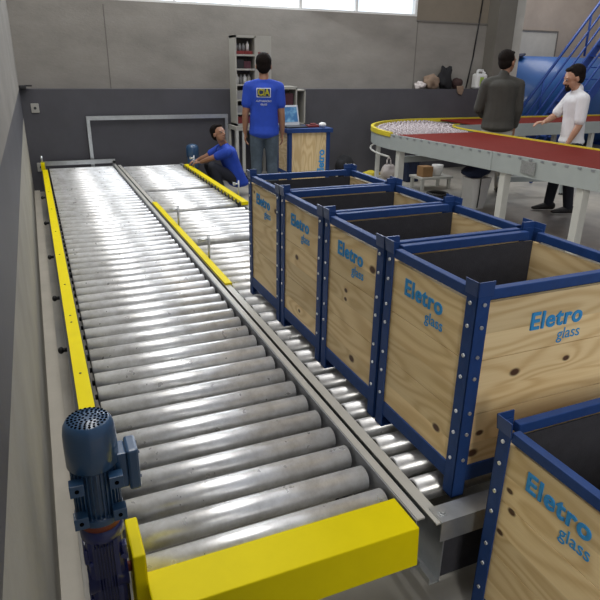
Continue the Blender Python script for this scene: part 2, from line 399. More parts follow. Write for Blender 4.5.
# right channel
b = BM(); bx(b, (.950, 1.22, .15), (.955, 8.86, .355), 1); bx(b, (.955, 1.22, .352), (.984, 8.86, .358), 0); bx(b, (.955, 1.22, .15), (.985, 8.86, .155), 1); bx(b, (.98, 1.22, .155), (.985, 8.86, .17), 1)
obj('side_rail', b, ['flange', 'web'], c1)
for y in (1.75, 3.2, 4.7, 6.2, 7.7, 8.7):
    obj('leg', leg_mb(.035, y, .13), ['web', 'black'], c1); obj('leg', leg_mb(.966, y, .15), ['web', 'black'], c1)
b = BM()
for y in (1.75, 3.2, 4.7, 6.2, 7.7): bx(b, (.03, y-.02, .14), (.96, y+.02, .18))
obj('cross_member', b, 'web', c1)
# far end stop
b = BM(); bx(b, (.03, 8.93, .37), (.985, 8.95, .43)); bx(b, (.03, 8.93, .15), (.06, 8.95, .37)); bx(b, (.95, 8.93, .15), (.985, 8.95, .40)); bx(b, (.03, 8.90, .425), (.985, 8.95, .43)); obj('end_stop', b, 'galv', c1)
b = BM(); bx(b, (.0, 8.70, .20), (.05, 8.80, .44), 0); cyl(b, (.02, 8.75, .43), (.02, 8.75, .53), .014, seg=10, mi=1); obj('end_bracket', b, ['yellow', 'galv'], c1)
# yellow front cover beam
b = BM(); prism(b, [(.118, 1.335, .36), (.118, 1.185, .36), (.118, 1.175, .215), (.118, 1.335, .215)], (.822, 0, 0)); obj('front_cover', b, 'yellow', c1, bevel=.004)
b = BM(); bx(b, (.086, 1.29, .06), (.121, 1.45, .465)); obj('chain_cover', b, 'yellow', c1, bevel=.005)

# second conveyor under the crates
skips = {24, 33, 41}
c2 = conveyor('roller_conveyor', 'right roller conveyor carrying four wooden crates, with sensor brackets on its yellow strip', 1.062, 1.865, 1.40, .1352, 55, lambda i: i in skips)
b = BM(); bx(b, (1.035, 1.18, .10), (1.040, 8.80, .355), 1); bx(b, (1.0, 1.18, .352), (1.040, 8.80, .358), 0); bx(b, (1.0, 1.18, .10), (1.040, 8.80, .105), 1); bx(b, (1.0, 1.18, .105), (1.004, 8.80, .125), 1)
obj('side_rail', b, ['flange', 'galv'], c2)
b = BM(); bx(b, (1.880, 1.18, .10), (1.885, 8.80, .345), 0); bx(b, (1.885, 1.18, .34), (1.92, 8.80, .346), 0); obj('side_rail', b, 'web', c2)
b = BM(); bx(b, (1.002, 3.52, .359), (1.046, 6.15, .372)); bx(b, (1.046, 3.52, .335), (1.050, 6.15, .372)); obj('guard_strip', b, 'yellow', c2, bevel=.001)
b = BM(); bx(b, (1.855, 5.78, .352), (1.925, 8.42, .385), 0)
for i in range(20): cyl(b, (1.847, 5.84+i*.135, .352), (1.856, 5.84+i*.135, .352), .024, seg=12, mi=1)
obj('guard_strip', b, ['yellow', 'black'], c2)
for y in (1.9, 3.4, 4.9, 6.4, 7.9, 8.6):
    obj('leg', leg_mb(1.02, y, .10), ['web', 'black'], c2); obj('leg', leg_mb(1.90, y, .34), ['galv', 'black'], c2)
b = BM(); bx(b, (1.015, 1.172, .3585), (1.93, 1.245, .3645)); bx(b, (1.015, 1.172, .285), (1.93, 1.177, .3585)); cyl(b, (1.042, 1.21, .364), (1.042, 1.21, .373), .010, seg=6); cyl(b, (1.042, 1.21, .364), (1.042, 1.21, .367), .016, seg=16)
obj('front_bar', b, 'galv', c2)
b = BM(); bx(b, (1.045, 1.25, .03), (1.875, 1.26, .275)); obj('end_plate', b, 'liner', c2)
def sensor(x, y, arm):
    b = BM(); cyl(b, (x, y, .352), (x, y, .352+.18), .010, seg=8); cyl(b, (x, y, .505), (x-arm, y, .505), .009, seg=8); bx(b, (x-arm-.012, y-.012, .49), (x-arm+.012, y+.012, .52)); ball(b, (x, y, .532), .010, seg=8)
    return b
for (x, y, a) in ((1.06, 5.15, .06), (1.06, 4.12, .07)): obj('sensor_bracket', sensor(x, y, a), 'galv', c2)
for (x, y) in ((1.94, 6.15), (1.94, 8.15)): obj('sensor_bracket', sensor(x, y, .05), 'galv', c2)

# ================================================================ GEAR MOTORS
def gearmotor(loc, label, s=1.0):
    t = thing('gear_motor', label, 'motor', loc, group=None); t.scale = (s, s, s)
    # local: origin at bottom of the gearbox axis
    b = BM(); lathe(b, [(.060, .52), (.064, .525), (.064, .585), (.063, .615), (.060, .634), (.053, .646), (.048, .650), (.010, .6505)], seg=48)
    obj('fan_cowl', b, 'motor', t)
    b = BM()
    for ring, n in ((.010, 5), (.019, 10), (.028, 15), (.037, 21), (.046, 26)):
        for k in range(n):
            a = 2*PI*k/n+ring*40
            cyl(b, (ring*math.cos(a), ring*math.sin(a), .640), (ring*math.cos(a), ring*math.sin(a), .6512), .0037, seg=6)
    obj('cowl_vents', b, 'vent', t)
    b = BM(); cyl(b, (0, 0, .37), (0, 0, .53), .050, seg=40)
    for k in range(32):
        a = 2*PI*k/32; c, s_ = math.cos(a), math.sin(a)
        m = Matrix.Rotation(a, 4, 'Z') @ Matrix.Translation((.053, 0, .445)) @ Matrix.Diagonal((.012, .0028, .145, 1))
        bmesh.ops.create_cube(b, size=1, matrix=m)
    lathe(b, [(.052, .355), (.062, .36), (.062, .378), (.052, .383)], seg=40)
    for sx in (-1, 1):
        for z in (.375, .475):
            bx(b, (sx*.030, -.070, z), (sx*.064, -.040, z+.034)); 
    obj('motor_body', b, 'motor', t, bevel=.0008)
    for sx in (-1, 1):
        for z in (.392, .492): b = BM(); cyl(b, (sx*.047, -.068, z), (sx*.047, -.0715, z), .0055, seg=10); obj('foot_hole', b, 'vent', t)
    b = BM(); bx(b, (.050, -.030, .440), (.080, .034, .545), bev=.004); bx(b, (.080, -.036, .430), (.110, .040, .552), bev=.007)
    for (yy, zz) in ((-.022, .46), (.026, .46), (-.022, .535), (.026, .535)): cyl(b, (.109, yy, zz), (.113, yy, zz), .004, seg=8)
    obj('terminal_box', b, 'motor', t)
    b = BM(); cyl(b, (0, 0, .335), (0, 0, .36), .052, seg=36); 
    for k in range(4):
        a = PI/4+k*PI/2; cyl(b, (.044*math.cos(a), .044*math.sin(a), .33), (.044*math.cos(a), .044*math.sin(a), .366), .007, seg=6)
    obj('flange_ring', b, 'rust', t)
    b = BM(); lathe(b, [(.050, .335), (.056, .325), (.056, .30), (.045, .29)], seg=32)
    bx(b, (-.047, -.040, .0), (.047, .055, .31), bev=.014)
    for k in range(7): bx(b, (-.026+k*.0075, -.056, .02), (-.023+k*.0075, -.038, .29), bev=.001)
    bx(b, (-.055, -.030, .22), (-.040, .04, .27), bev=.004); bx(b, (.040, -.046, .22), (.055, -.02, .27), bev=.004)
    bx(b, (-.055, -.030, .05), (-.040, .04, .10), bev=.004)
    cyl(b, (-.052, 0, .15), (.052, 0, .15), .045, seg=32)
    for z in (.07, .24):
        for x in (-.040, .040): cyl(b, (x, -.046, z), (x, -.053, z), .006, seg=6)
    obj('gearbox', b, 'gear', t)
    b = BM(); cyl(b, (.05, 0, .15), (.063, 0, .15), .014, seg=16); obj('output_shaft', b, 'rust', t)
    return t
gearmotor((.022, 1.35, .235), 'large blue electric gear motor upright at the near left corner of the left conveyor')
# far gear motor behind kneeling man
t = thing('gear_motor', 'small blue gear motor behind the far end of the right conveyor by the kneeling man', 'motor', (2.06, 8.72, 0))
b = BM(); lathe(b, [(.085, .44), (.09, .45), (.09, .57), (.075, .605), (.04, .62)], seg=28); obj('fan_cowl', b, 'motor', t)
b = BM(); lathe(b, [(.072, .28), (.078, .30), (.078, .45)], seg=28); bx(b, (.06, -.05, .33), (.13, .05, .42), bev=.006); obj('motor_body', b, 'motor', t)
b = BM(); bx(b, (-.07, -.06, .0), (.07, .08, .29), bev=.01); obj('gearbox', b, 'gear', t)

# ================================================================ CRATES
def logo_l(parent, x, yc, z, s=1.0):
    """logo on a face looking to -x; text reads from far (+y) to near"""
    R = Matrix(((0, 0, -1, x), (-1, 0, 0, yc), (0, 1, 0, z), (0, 0, 0, 1)))
    a = text_mesh('logo', 'Eletro', .084*s, 'logo', parent, R, offset=.0014*s, xscale=.97, space=1.11, bold=.0018*s)
    R2 = Matrix(((0, 0, -1, x), (-1, 0, 0, yc-.072*s), (0, 1, 0, z-.062*s), (0, 0, 0, 1)))
    text_mesh('logo_subtitle', 'glass', .058*s, 'logo', parent, R2, offset=.0, xscale=.95)
def logo_f(parent, xc, y, z, s=1.0):
    R = Matrix(((1, 0, 0, xc), (0, 0, -1, y), (0, 1, 0, z), (0, 0, 0, 1)))
    text_mesh('logo', 'Eletro', .084*s, 'logo', parent, R, offset=.0014*s, xscale=.97, space=1.11, bold=.0018*s)
    R2 = Matrix(((1, 0, 0, xc+.066*s), (0, 0, -1, y), (0, 1, 0, z-.062*s), (0, 0, 0, 1)))
    text_mesh('logo_subtitle', 'glass', .058*s, 'logo', parent, R2, offset=.0, xscale=.95)
CW, CD, CH = .696, .513, .757
def crate(label, loc, seed, kl=(), kf=(), rz=0, lz=.630):
    """origin at near left bottom corner; legs down to z=0"""
    t = thing('wooden_crate', label, 'crate', loc, rz, group='blue framed wooden crates')
    W, D, H = CW, CD, CH; a = .050; th = .004; wb = .115; wt = H-.052
    zb = .055
    # corner posts: angle steel with bolts and a flared cap
    for (px, py, sx, sy) in ((0, 0, 1, 1), (W, 0, -1, 1), (0, D, 1, -1), (W, D, -1, -1)):
        b = BM()
        bx(b, (px, py, 0), (px+sx*a, py+sy*th, H), 0); bx(b, (px, py, 0), (px+sx*th, py+sy*a, H), 0)
        bx(b, (px, py, 0), (px+sx*a, py+sy*a, .006), 0)
        o = obj('corner_post', b, 'blue', t, bevel=.0012)
        b = BM()
        q = .054
        prism(b, [(px-sx*.004, py-sy*.004, H-.025), (px+sx*q, py-sy*.004, H-.025), (px+sx*q, py-sy*.008, H+.022), (px-sx*.008, py-sy*.008, H+.022)], (0, sy*th, 0))
        prism(b, [(px-sx*.004, py-sy*.004, H-.025), (px-sx*.004, py+sy*q, H-.025), (px-sx*.008, py+sy*q, H+.022), (px-sx*.008, py-sy*.008, H+.022)], (sx*th, 0, 0))
        obj('post_cap', b, 'blue_cap', o)
        for z in (.15, .25, .33, .455, .53, .63, .705):
            for (cx, cy, dx, dy) in ((px+sx*.027, py-sy*.001, 0, -sy), (px-sx*.001, py+sy*.027, -sx, 0)):
                b = BM(); cyl(b, (0, 0, 0), (dx*.0045, dy*.0045, 0), .0062, seg=10); q_ = obj('bolt', b, 'bolt', o); q_.location = (cx, cy, z)
    # rails
    r = .028
    for nm, z0, z1 in (('top_rail', H-.042, H-.008), ('bottom_rail', zb, zb+.062)):
        for k in range(4):
            b = BM()
            if k == 0: bx(b, (a, .002, z0), (W-a, .002+r, z1))
            if k == 1: bx(b, (a, D-.002-r, z0), (W-a, D-.002, z1))
            if k == 2: bx(b, (.002, a, z0), (.002+r, D-a, z1))
            if k == 3: bx(b, (W-.002-r, a, z0), (W-.002, D-a, z1))
            obj(nm, b, 'blue', t, bevel=.003)
    # panels of three planks
    mf = wood_mat('pine', 0, seed, kf); ml = wood_mat('pine', 1, seed+3.3, kl)
    def planks(kind):
        b = BM(); step = (wt-wb)/3
        for i in range(3):
            z0 = wb+i*step+.0012; z1 = wb+(i+1)*step-.0012
            if kind == 'f': bx(b, (.012, .008, z0), (W-.012, .024, z1))
            if kind == 'k': bx(b, (.012, D-.024, z0), (W-.012, D-.008, z1))
            if kind == 'l': bx(b, (.008, .026, z0), (.024, D-.026, z1))
            if kind == 'r': bx(b, (W-.024, .026, z0), (W-.008, D-.026, z1))
        return b
    pf = obj('front_panel', planks('f'), mf, t, bevel=.0008); obj('back_panel', planks('k'), mf, t, bevel=.0008)
    pl = obj('side_panel', planks('l'), ml, t, bevel=.0008); obj('side_panel', planks('r'), ml, t, bevel=.0008)
    b = BM(); bx(b, (.026, .026, wb), (W-.026, .032, wt+.004)); obj('felt_liner', b, 'liner', t)
    b = BM(); bx(b, (.026, D-.032, wb), (W-.026, D-.026, wt+.004)); obj('felt_liner', b, 'liner', t)
    b = BM(); bx(b, (.026, .034, zb+.03), (W-.026, D-.034, zb+.05)); obj('bottom_panel', b, 'liner', t)
    logo_l(pl, .0068, D*.54, lz); logo_f(pf, W*.49, .0068, lz-.02)
    return t
CX, CY, PIT = 1.127, 1.275, .5305
BZ = RZ+RR
crate('pine crate nearest the camera on the right conveyor, front face with logo in full view', (CX, CY, BZ), 1.0, kl=[(.13, .20, .016)], kf=[(.20, .44, .016), (.09, .235, .012), (.07, .16, .018), (.42, .45, .012)])
crate('second pine crate from the front of the row on the right conveyor', (CX, CY+PIT, BZ), 8.0, kl=[(.09, .62, .018), (.30, .46, .011), (.30, .42, .010), (.22, .17, .018)], kf=[(.3, .3, .02)])
crate('pine crate third from the front of the row on the right conveyor', (CX, CY+2*PIT, BZ), 15.0, kl=[(.31, .45, .015), (.27, .17, .010)], kf=[(.3, .3, .02)])
crate('pine crate at the far end of the row, nearest the standing man in blue', (CX, CY+3*PIT, BZ), 22.0, kl=[(.08, .62, .016), (.43, .66, .010)], kf=[(.3, .3, .02)])
crate('pine crate standing on the floor at bottom right in front of the right conveyor', (1.118, 1.105-CD, 0), 31.0, kl=[(.44, .56, .010), (.42, .50, .012), (.45, .40, .011)], kf=[(.3, .3, .02)], lz=.635)

# crate used as a table, standing on its side with the laptop on it
t = thing('wooden_crate', 'upright pine crate used as a table under the laptop, logo turned sideways', 'crate', (3.16, 7.72, 0), -.06)
W_, D_, H_ = .62, .50, .90
for (px, py, sx, sy) in ((0, 0, 1, 1), (W_, 0, -1, 1), (0, D_, 1, -1), (W_, D_, -1, -1)):
    b = BM(); a = .055
    bx(b, (px, py, 0), (px+sx*a, py+sy*.01, H_-.05)); bx(b, (px, py, 0), (px+sx*.01, py+sy*a, H_-.05)); obj('corner_post', b, 'blue', t)
b = BM(); bx(b, (-.03, -.03, H_-.055), (W_+.03, D_+.03, H_)); 
for k in range(9): ball(b, (.03+k*.07, -.032, H_-.045), .008, seg=8)
obj('top_board', b, 'blue', t)
b = BM(); bx(b, (.01, -.003, .06), (W_-.01, .03, .12)); bx(b, (-.003, .01, .26), (.03, D_-.01, .31)); obj('bottom_rail', b, 'blue', t)
mv = wood_mat('pine upright', 2, 44.0, [(.52, .80, .02)]); b = BM()
for i in range(3): bx(b, (.055+i*.17, .008, .12), (.055+i*.17+.168, .022, H_-.055))
pf = obj('front_panel', b, mv, t)
b = BM(); bx(b, (.008, .055, .03), (.022, D_-.055, H_-.055)); obj('side_panel', b, wood_mat('pine side', 1, 50.0), t)
b = BM(); bx(b, (.03, D_-.03, .03), (W_-.03, D_-.02, H_-.06)); obj('back_panel', b, 'liner', t)
Rv = Matrix(((0, -1, 0, W_-.125), (0, 0, -1, .006), (1, 0, 0, .43), (0, 0, 0, 1)))
text_mesh('logo', 'Eletro', .145, 'logo', pf, Rv, offset=.005)
# laptop
t = thing('laptop', 'open silver laptop with blue screen on the crate table', 'laptop', (3.31, 7.88, .90), .12)
b = BM(); bx(b, (-.16, -.11, 0), (.16, .11, .022)); obj('keyboard_base', b, 'laptop', t, bevel=.003)
b = BM(); prism(b, [(-.15, .10, .02), (.15, .10, .02), (.15, .17, .285), (-.15, .17, .285)], (0, .012, 0)); li = obj('lid', b, 'bezel', t, bevel=.002)
b = BM(); prism(b, [(-.128, .108, .065), (.128, .108, .065), (.128, .163, .262), (-.128, .163, .262)], (0, .004, -.001)); obj('screen', b, 'screen', li)
b = BM(); bx(b, (-.09, -.05, 0), (.09, .05, .035), bev=.01); bx(b, (-.03, -.02, .035), (.05, .03, .055), bev=.005)
tag(obj('pouch', b, 'redbox', loc=(3.58, 7.85, .90)), 'small red pouch lying beside the laptop on the crate table', 'pouch')
b = BM(); ball(b, (0, 0, .035), (.055, .045, .035)); tag(obj('cloth_rag', b, 'white', loc=(3.71, 7.80, .90)), 'crumpled white rag at right end of the crate table', 'rag')

# ================================================================ CABINETS AGAINST THE BACK WALL
t = thing('tall_cabinet', 'tall open beige metal cabinet with filled shelves against the back wall', 'cabinet', (2.74, 8.70, 0))
CWd, z0c, z1c = .31, .86, 2.09
b = BM()
bx(b, (0, 0, z0c), (.018, .3, z1c)); bx(b, (CWd-.018, 0, z0c), (CWd, .3, z1c)); bx(b, (0, 0, z1c-.03), (CWd, .3, z1c)); bx(b, (0, 0, z0c), (CWd, .3, z0c+.03))
obj('carcass', b, 'cab', t)
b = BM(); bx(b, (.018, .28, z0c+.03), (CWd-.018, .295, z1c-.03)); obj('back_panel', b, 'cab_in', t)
shelves = [1.83, 1.64, 1.43, 1.22, 1.03]
for z in shelves:
    b = BM(); bx(b, (.018, .005, z-.012), (CWd-.018, .28, z+.012)); obj('shelf', b, 'cab', t)
b = BM(); bx(b, (CWd, .0, z0c+.0), (CWd+.235, .02, z1c)); dr = obj('door', b, 'cab', t)
b = BM(); bx(b, (.03, -.003, 1.845), (.10, 0, 1.875)); bx(b, (.11, -.003, 1.85), (.19, 0, 1.868)); o = obj('sticker', b, 'redbox', dr); o.location = (CWd, 0, 0)
# stand below
t2 = thing('metal_stand', 'beige metal stand under the tall cabinet', 'stand', (2.70, 8.62, 0))
b = BM(); bx(b, (0, 0, .80), (.60, .42, .858)); obj('top', b, 'cab', t2)
for x in (0, .10, .56):
    for y in (0, .38):
        b = BM(); bx(b, (x, y, 0), (x+.04, y+.04, .80)); obj('leg', b, 'leg_cream', t2)
b = BM(); bx(b, (.04, .0, .14), (.56, .03, .18)); obj('stretcher', b, 'cab', t2)
def stack(kind, z, items, where, grp):
    x = 2.74+.026
    for i, (wd, h, m, lab) in enumerate(items):
        b = BM()
        if kind == 'bottle': lathe(b, [(wd/2, 0), (wd/2, h*.7), (wd*.2, h*.85), (wd*.2, h)], seg=14)
        else: bx(b, (-wd/2, -.09, 0), (wd/2, .09, h), bev=.003)
        o = obj('bottle' if kind == 'bottle' else 'box', b, m, loc=(x+wd/2, 8.82, z)); x += wd+.004
        tag(o, lab+' '+where, 'bottle' if kind == 'bottle' else 'box', grp)
stack('box', 1.843, [(.12, .045, 'redbox', 'flat red box at left'), (.12, .045, 'redbox', 'flat red box at right')], 'on the top shelf of the tall cabinet', 'boxes on the top cabinet shelf')
for i, (x, h, m_, lab) in enumerate(((2.785, .10, 'greybox', 'leftmost squat grey bottle'), (2.84, .10, 'greybox', 'second squat grey bottle from left'), (2.895, .10, 'greybox', 'third squat grey bottle from left'), (2.955, .125, 'white', 'taller white bottle'))):
    b = BM(); lathe(b, [(.024, 0), (.024, h*.7), (.012, h*.85), (.012, h)], seg=14)
    tag(obj('bottle', b, m_, loc=(x, 8.80, 1.8885)), lab+' above the red boxes on the top cabinet shelf', 'bottle', 'bottles on the top cabinet shelf')
stack('box', 1.653, [(.11, .12, 'black', 'black box at left'), (.10, .10, 'maroon', 'maroon box at right')], 'on the second shelf of the tall cabinet', 'boxes on the second cabinet shelf')
stack('bottle', 1.443, [(.056, .13, 'white', 'leftmost white bottle'), (.056, .13, 'greybox', 'second pale bottle from left'), (.056, .13, 'white', 'third white bottle from left'), (.056, .13, 'socket', 'rightmost cream bottle')], 'on the third shelf of the tall cabinet', 'bottles on the third cabinet shelf')
stack('box', 1.233, [(.12, .12, 'greybox', 'left grey box'), (.11, .10, 'greybox', 'right grey box')], 'on the fourth shelf of the tall cabinet', 'boxes on the fourth cabinet shelf')
stack('box', 1.043, [(.11, .10, 'greybox', 'grey box at left'), (.12, .11, 'maroon', 'maroon box at right')], 'on the fifth shelf of the tall cabinet', 'boxes on the fifth cabinet shelf')
stack('box', .891, [(.12, .10, 'redbox', 'left red box'), (.11, .10, 'redbox', 'right red box')], 'on the bottom shelf of the tall cabinet', 'boxes on the bottom cabinet shelf')
# lower open cabinet on the right
t = thing('low_cabinet', 'lower open grey cabinet behind the laptop with dark red boxes inside', 'cabinet', (3.33, 8.72, 0))
b = BM()
for x in (0, .36, .50): bx(b, (x, 0, 0), (x+.02, .30, 1.39 if x < .4 else 1.36))
bx(b, (0, 0, 1.37), (.38, .30, 1.41)); bx(b, (.38, 0, 1.345), (.52, .30, 1.365)); bx(b, (0, 0, .86), (.52, .30, .88)); bx(b, (.02, .285, .0), (.5, .30, 1.34))
obj('carcass', b, 'cab', t)
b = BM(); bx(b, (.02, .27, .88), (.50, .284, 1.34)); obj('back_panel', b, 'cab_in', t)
b = BM(); bx(b, (.02, .01, 1.10), (.36, .27, 1.12)); obj('shelf', b, 'cab', t)
for i, (x, z, m_, lab) in enumerate(((3.45, 1.121, 'redbox', 'dark red box at left on the upper shelf'), (3.60, 1.121, 'maroon', 'maroon box at right on the upper shelf'), (3.45, .881, 'redbox', 'red box on the lower shelf'))):
    b = BM(); bx(b, (-.065, -.10, 0), (.065, .10, .19), bev=.004); tag(obj('box', b, m_, loc=(x, 8.86, z)), lab+' of the low cabinet behind the laptop', 'box')

# leaning galvanised frame
t = thing('leaning_frame', 'large rectangular galvanised frame leaning against the dark back wall', 'frame', (.66, 8.98, 0), 0)
b = BM(); bx(b, (0, 0, 0), (.045, .03, .955)); obj('upright', b, 'galv', t)
b = BM(); bx(b, (1.985, 0, 0), (2.03, .03, .955)); obj('upright', b, 'galv', t)
b = BM(); bx(b, (0, 0, .955), (2.03, .03, 1.01)); obj('top_rail', b, 'galv', t)
# sockets and corner fitting
def socket(x, z, label):
    t = thing('wall_socket', label, 'socket', (x, WY, z))
    b = BM(); bx(b, (-.05, -.014, -.06), (.05, -.0005, .06), bev=.005); obj('cover_plate', b, 'socket', t)
    b = BM(); cyl(b, (0, -.013, 0), (0, -.018, 0), .018, seg=16); obj('outlet', b, 'laptop', t)
socket(.03, 1.12, 'upper wall socket on the dark back wall near the left corner')
socket(.0, .34, 'lower wall socket on the dark back wall just behind the left conveyor end')
t = thing('corner_fitting', 'small black fitting fixed to the left wall at the back corner', 'fitting', (-.06, 8.99, 1.36))
b = BM(); bx(b, (-.068, -.04, 0), (.02, .06, .05), bev=.01); obj('body', b, 'black', t)
b = BM(); bx(b, (.0, -.015, .035), (.09, .015, .055), bev=.004); obj('bracket_arm', b, 'black', t)
# cable by the column
b = BM(); tube(b, [(7.28, 9.285, LZ+.015), (7.36, 9.285, 1.9), (7.42, 9.285, 2.6), (7.47, 9.285, 3.6)], .012, 8); tag(obj('hanging_cable', b, 'black'), 'thin black cable hanging down the wall left of the column', 'cable')

# ================================================================ CURVED CONVEYOR WITH RED BELT
t = thing('curved_conveyor', 'pale grey conveyor with red belt, yellow rim and a curved corner of skate wheels', 'conveyor', (0, 0, 0))
TZ = .86; C0 = (6.22, 7.10)
YN = 3.3
def xo(y): return 4.40+(7.10-y)*.085
def xi(y): return 5.82+(7.10-y)*.01
def arc(u, a):   # u 0 inner .. 1 outer, a 0 (=-x side) .. pi/2 (=+y side)
    rx = .40+u*1.42; ry = .86+u*1.03
    return (C0[0]-rx*math.cos(a), C0[1]+ry*math.sin(a))
XE = 12.0
def path(u, n=14, near=True, far=True):
    pts = []
    if near: pts += [(xi(YN)+(xo(YN)-xi(YN))*u, YN)]
    pts += [arc(u, PI/2*i/n) for i in range(n+1)]
    if far: pts += [(XE, pts[-1][1])]
    return pts
def strip(b, u0, u1, z0, z1, near=True, far=True, mi=0):
    A = path(u0, near=near, far=far); B = path(u1, near=near, far=far)
    va = []
    for (p, q) in zip(A, B):
        va.append([b.verts.new((p[0], p[1], z0)), b.verts.new((q[0], q[1], z0)), b.verts.new((q[0], q[1], z1)), b.verts.new((p[0], p[1], z1))])
    for s, e in zip(va, va[1:]):
        for i in range(4):
            f = b.faces.new((s[i], s[(i+1) % 4], e[(i+1) % 4], e[i])); f.material_index = mi
    b.faces.new(va[0]).material_index = mi; b.faces.new(va[-1][::-1]).material_index = mi
b = BM(); strip(b, .985, 1.0, TZ-.20, TZ); strip(b, .955, .985, TZ-.20, TZ-.19)
for i in range(30):
    y = YN+.1+i*.145; x = xo(y)
    if y < 7.05: bx(b, (x-.006, y-.02, TZ-.028), (x+.02, y+.02, TZ-.008), 1)
for y in (5.25,): bx(b, (xo(y)-.008, y-.02, TZ-.20), (xo(y)+.01, y+.02, TZ))
obj('outer_side_frame', b, ['frame_grey', 'web'], t)
b = BM(); strip(b, 0, .015, TZ-.20, TZ); obj('inner_side_frame', b, 'frame_grey', t)
b = BM(); strip(b, .02, .035, TZ, TZ+.02, far=False); obj('inner_guard', b, 'guard_yellow', t)
# yellow outer rim only round the curve and the far run
b = BM(); A = path(.975, near=False); B = path(1.01, near=False)
va = []
for (p, q) in zip(A, B): va.append([b.verts.new((p[0], p[1], TZ-.035)), b.verts.new((q[0], q[1], TZ-.035)), b.verts.new((q[0], q[1], TZ+.025)), b.verts.new((p[0], p[1], TZ+.025))])
for s, e in zip(va, va[1:]):
    for i in range(4): b.faces.new((s[i], s[(i+1) % 4], e[(i+1) % 4], e[i]))
b.faces.new(va[0]); b.faces.new(va[-1][::-1]); obj('outer_guard', b, 'guard_yellow', t)
# belts
b = BM(); y1 = 7.0
prism(b, [(xo(YN)+.03, YN, TZ-.02), (xi(YN)-.03, YN, TZ-.02), (xi(y1)-.03, y1, TZ-.02), (xo(y1)+.03, y1, TZ-.02)], (0, 0, .022)); obj('belt', b, 'red', t, bevel=.004)
b = BM(); ya, yb_ = arc(0, PI/2)[1], arc(1, PI/2)[1]
bx(b, (6.55, ya+.03, TZ-.02), (XE, yb_-.03, TZ+.002)); obj('belt', b, 'red', t, bevel=.004)
# skate-wheel axles round the curve, each with its row of wheels
def axle(p, q, n):
    b = BM(); p = Vector((*p, TZ-.02)); q = Vector((*q, TZ-.02)); cyl(b, p, q, .006, seg=8)
    d = (q-p).normalized()
    for k in range(n):
        c = p+(q-p)*((k+.5)/n); cyl(b, c-d*.011, c+d*.011, .026, seg=12)
    return b
for i in range(30):
    a = PI/2*(i+.5)/30
    obj('skate_roller', axle(arc(.05, a), arc(.96, a), 12 if i % 2 else 11), 'wheel', t)
for y in (7.50, 7.54): pass
# legs
def tleg(x, y, w=.075, m='leg_cream'):
    b = BM(); bx(b, (x-w/2, y-w/2, 0), (x+w/2, y+w/2, TZ-.2)); bx(b, (x-w/2-.02, y-w/2-.02, 0), (x+w/2+.02, y+w/2+.02, .01)); obj('leg', b, m, t)
for y in (4.10, 5.08, 6.95): tleg(xo(y)+.07, y, .085)
for y in (4.3, 6.30, 7.0): tleg(xi(y)-.06, y, .07, 'frame_grey')
p = arc(.93, .38); tleg(p[0], p[1], .05); p = arc(.9, 1.2); tleg(p[0], p[1], .06, 'frame_grey')
for x in (7.6, 9.2, 10.6): tleg(x, 8.04, .07); tleg(x, 8.9, .07)
b = BM(); bx(b, (4.50, 6.93, .50), (5.75, 6.98, .58)); obj('cross_member', b, 'frame_grey', t)
# curved lower band round the corner
b = BM(); A = [arc(1.0, PI/2*i/12) for i in range(9)]; tube(b, [(x, y, TZ-.30) for x, y in A], .014, 8); obj('corner_band', b, 'leg_cream', t)
# label plate on the outer side
y = 4.72; b = BM(); bx(b, (xo(y)-.012, y-.10, TZ-.165), (xo(y)-.001, y+.10, TZ-.035), 0)
for r_ in range(5):
    for c_ in range(6):
        if (r_*7+c_*3) % 4: bx(b, (xo(y)-.0135, y-.085+c_*.03, TZ-.155+r_*.025), (xo(y)-.012, y-.062+c_*.03, TZ-.138+r_*.025), 1)
obj('label_plate', b, ['plate', 'greybox'], t)

# ================================================================ THINGS UNDER AND BEHIND THE CURVED CONVEYOR
def lump(name, label, cat, loc, rad, m, seed, amp=.25, parent=None, seg=22, flat=True):
    rnd = random.Random(seed); b = BM(); ball(b, (0, 0, 0), 1, seg=seg)
    ph = [(Vector((rnd.uniform(-1, 1), rnd.uniform(-1, 1), rnd.uniform(-1, 1))).normalized(), rnd.uniform(1.5, 4), rnd.uniform(0, 6)) for _ in range(9)]
    for v in b.verts:
        d = 1+amp*sum(math.sin(v.co.dot(a)*f*2+p) for a, f, p in ph)/4
        v.co = Vector((v.co.x*rad[0]*d, v.co.y*rad[1]*d, v.co.z*rad[2]*d))
        if flat: v.co.z = max(v.co.z, -rad[2]*.8)
    zmin = min(v.co.z for v in b.verts)
    for v in b.verts: v.co.z -= zmin
    o = obj(name, b, m, parent, loc=loc)
    if label: tag(o, label, cat)
    return o
t = thing('backpack', 'dark backpack slumped against the back wall right of the crate table', 'backpack', (4.60, 8.80, 0))
lump('bag_body', None, None, (0, 0, 0), (.15, .13, .19), 'cloth_black', 3, parent=t); lump('bag_pocket', None, None, (.05, -.12, 0), (.09, .05, .09), 'stair', 4, parent=t)
lump('cloth_pile', 'flat black cloth on the floor between the crate table and the backpack', 'cloth', (4.28, 8.72, 0), (.12, .10, .05), 'cloth_black', 5)
lump('yellow_bag', 'small yellow and black bag on the floor left of the white bag', 'bag', (5.02, 8.62, 0), (.14, .10, .055), 'guard_yellow', 6)
t = thing('plastic_bag', 'white plastic bag with tied handles on the floor under the curved corner', 'bag', (5.22, 8.42, 0))
lump('bag_body', None, None, (0, 0, 0), (.12, .10, .13), 'bag_white', 9, .18, parent=t)
b = BM(); tube(b, [(-.04, 0, .18), (-.03, 0, .30), (0, 0, .34), (.03, 0, .30), (.05, 0, .18)], .012, 8); obj('handle', b, 'bag_white', t)
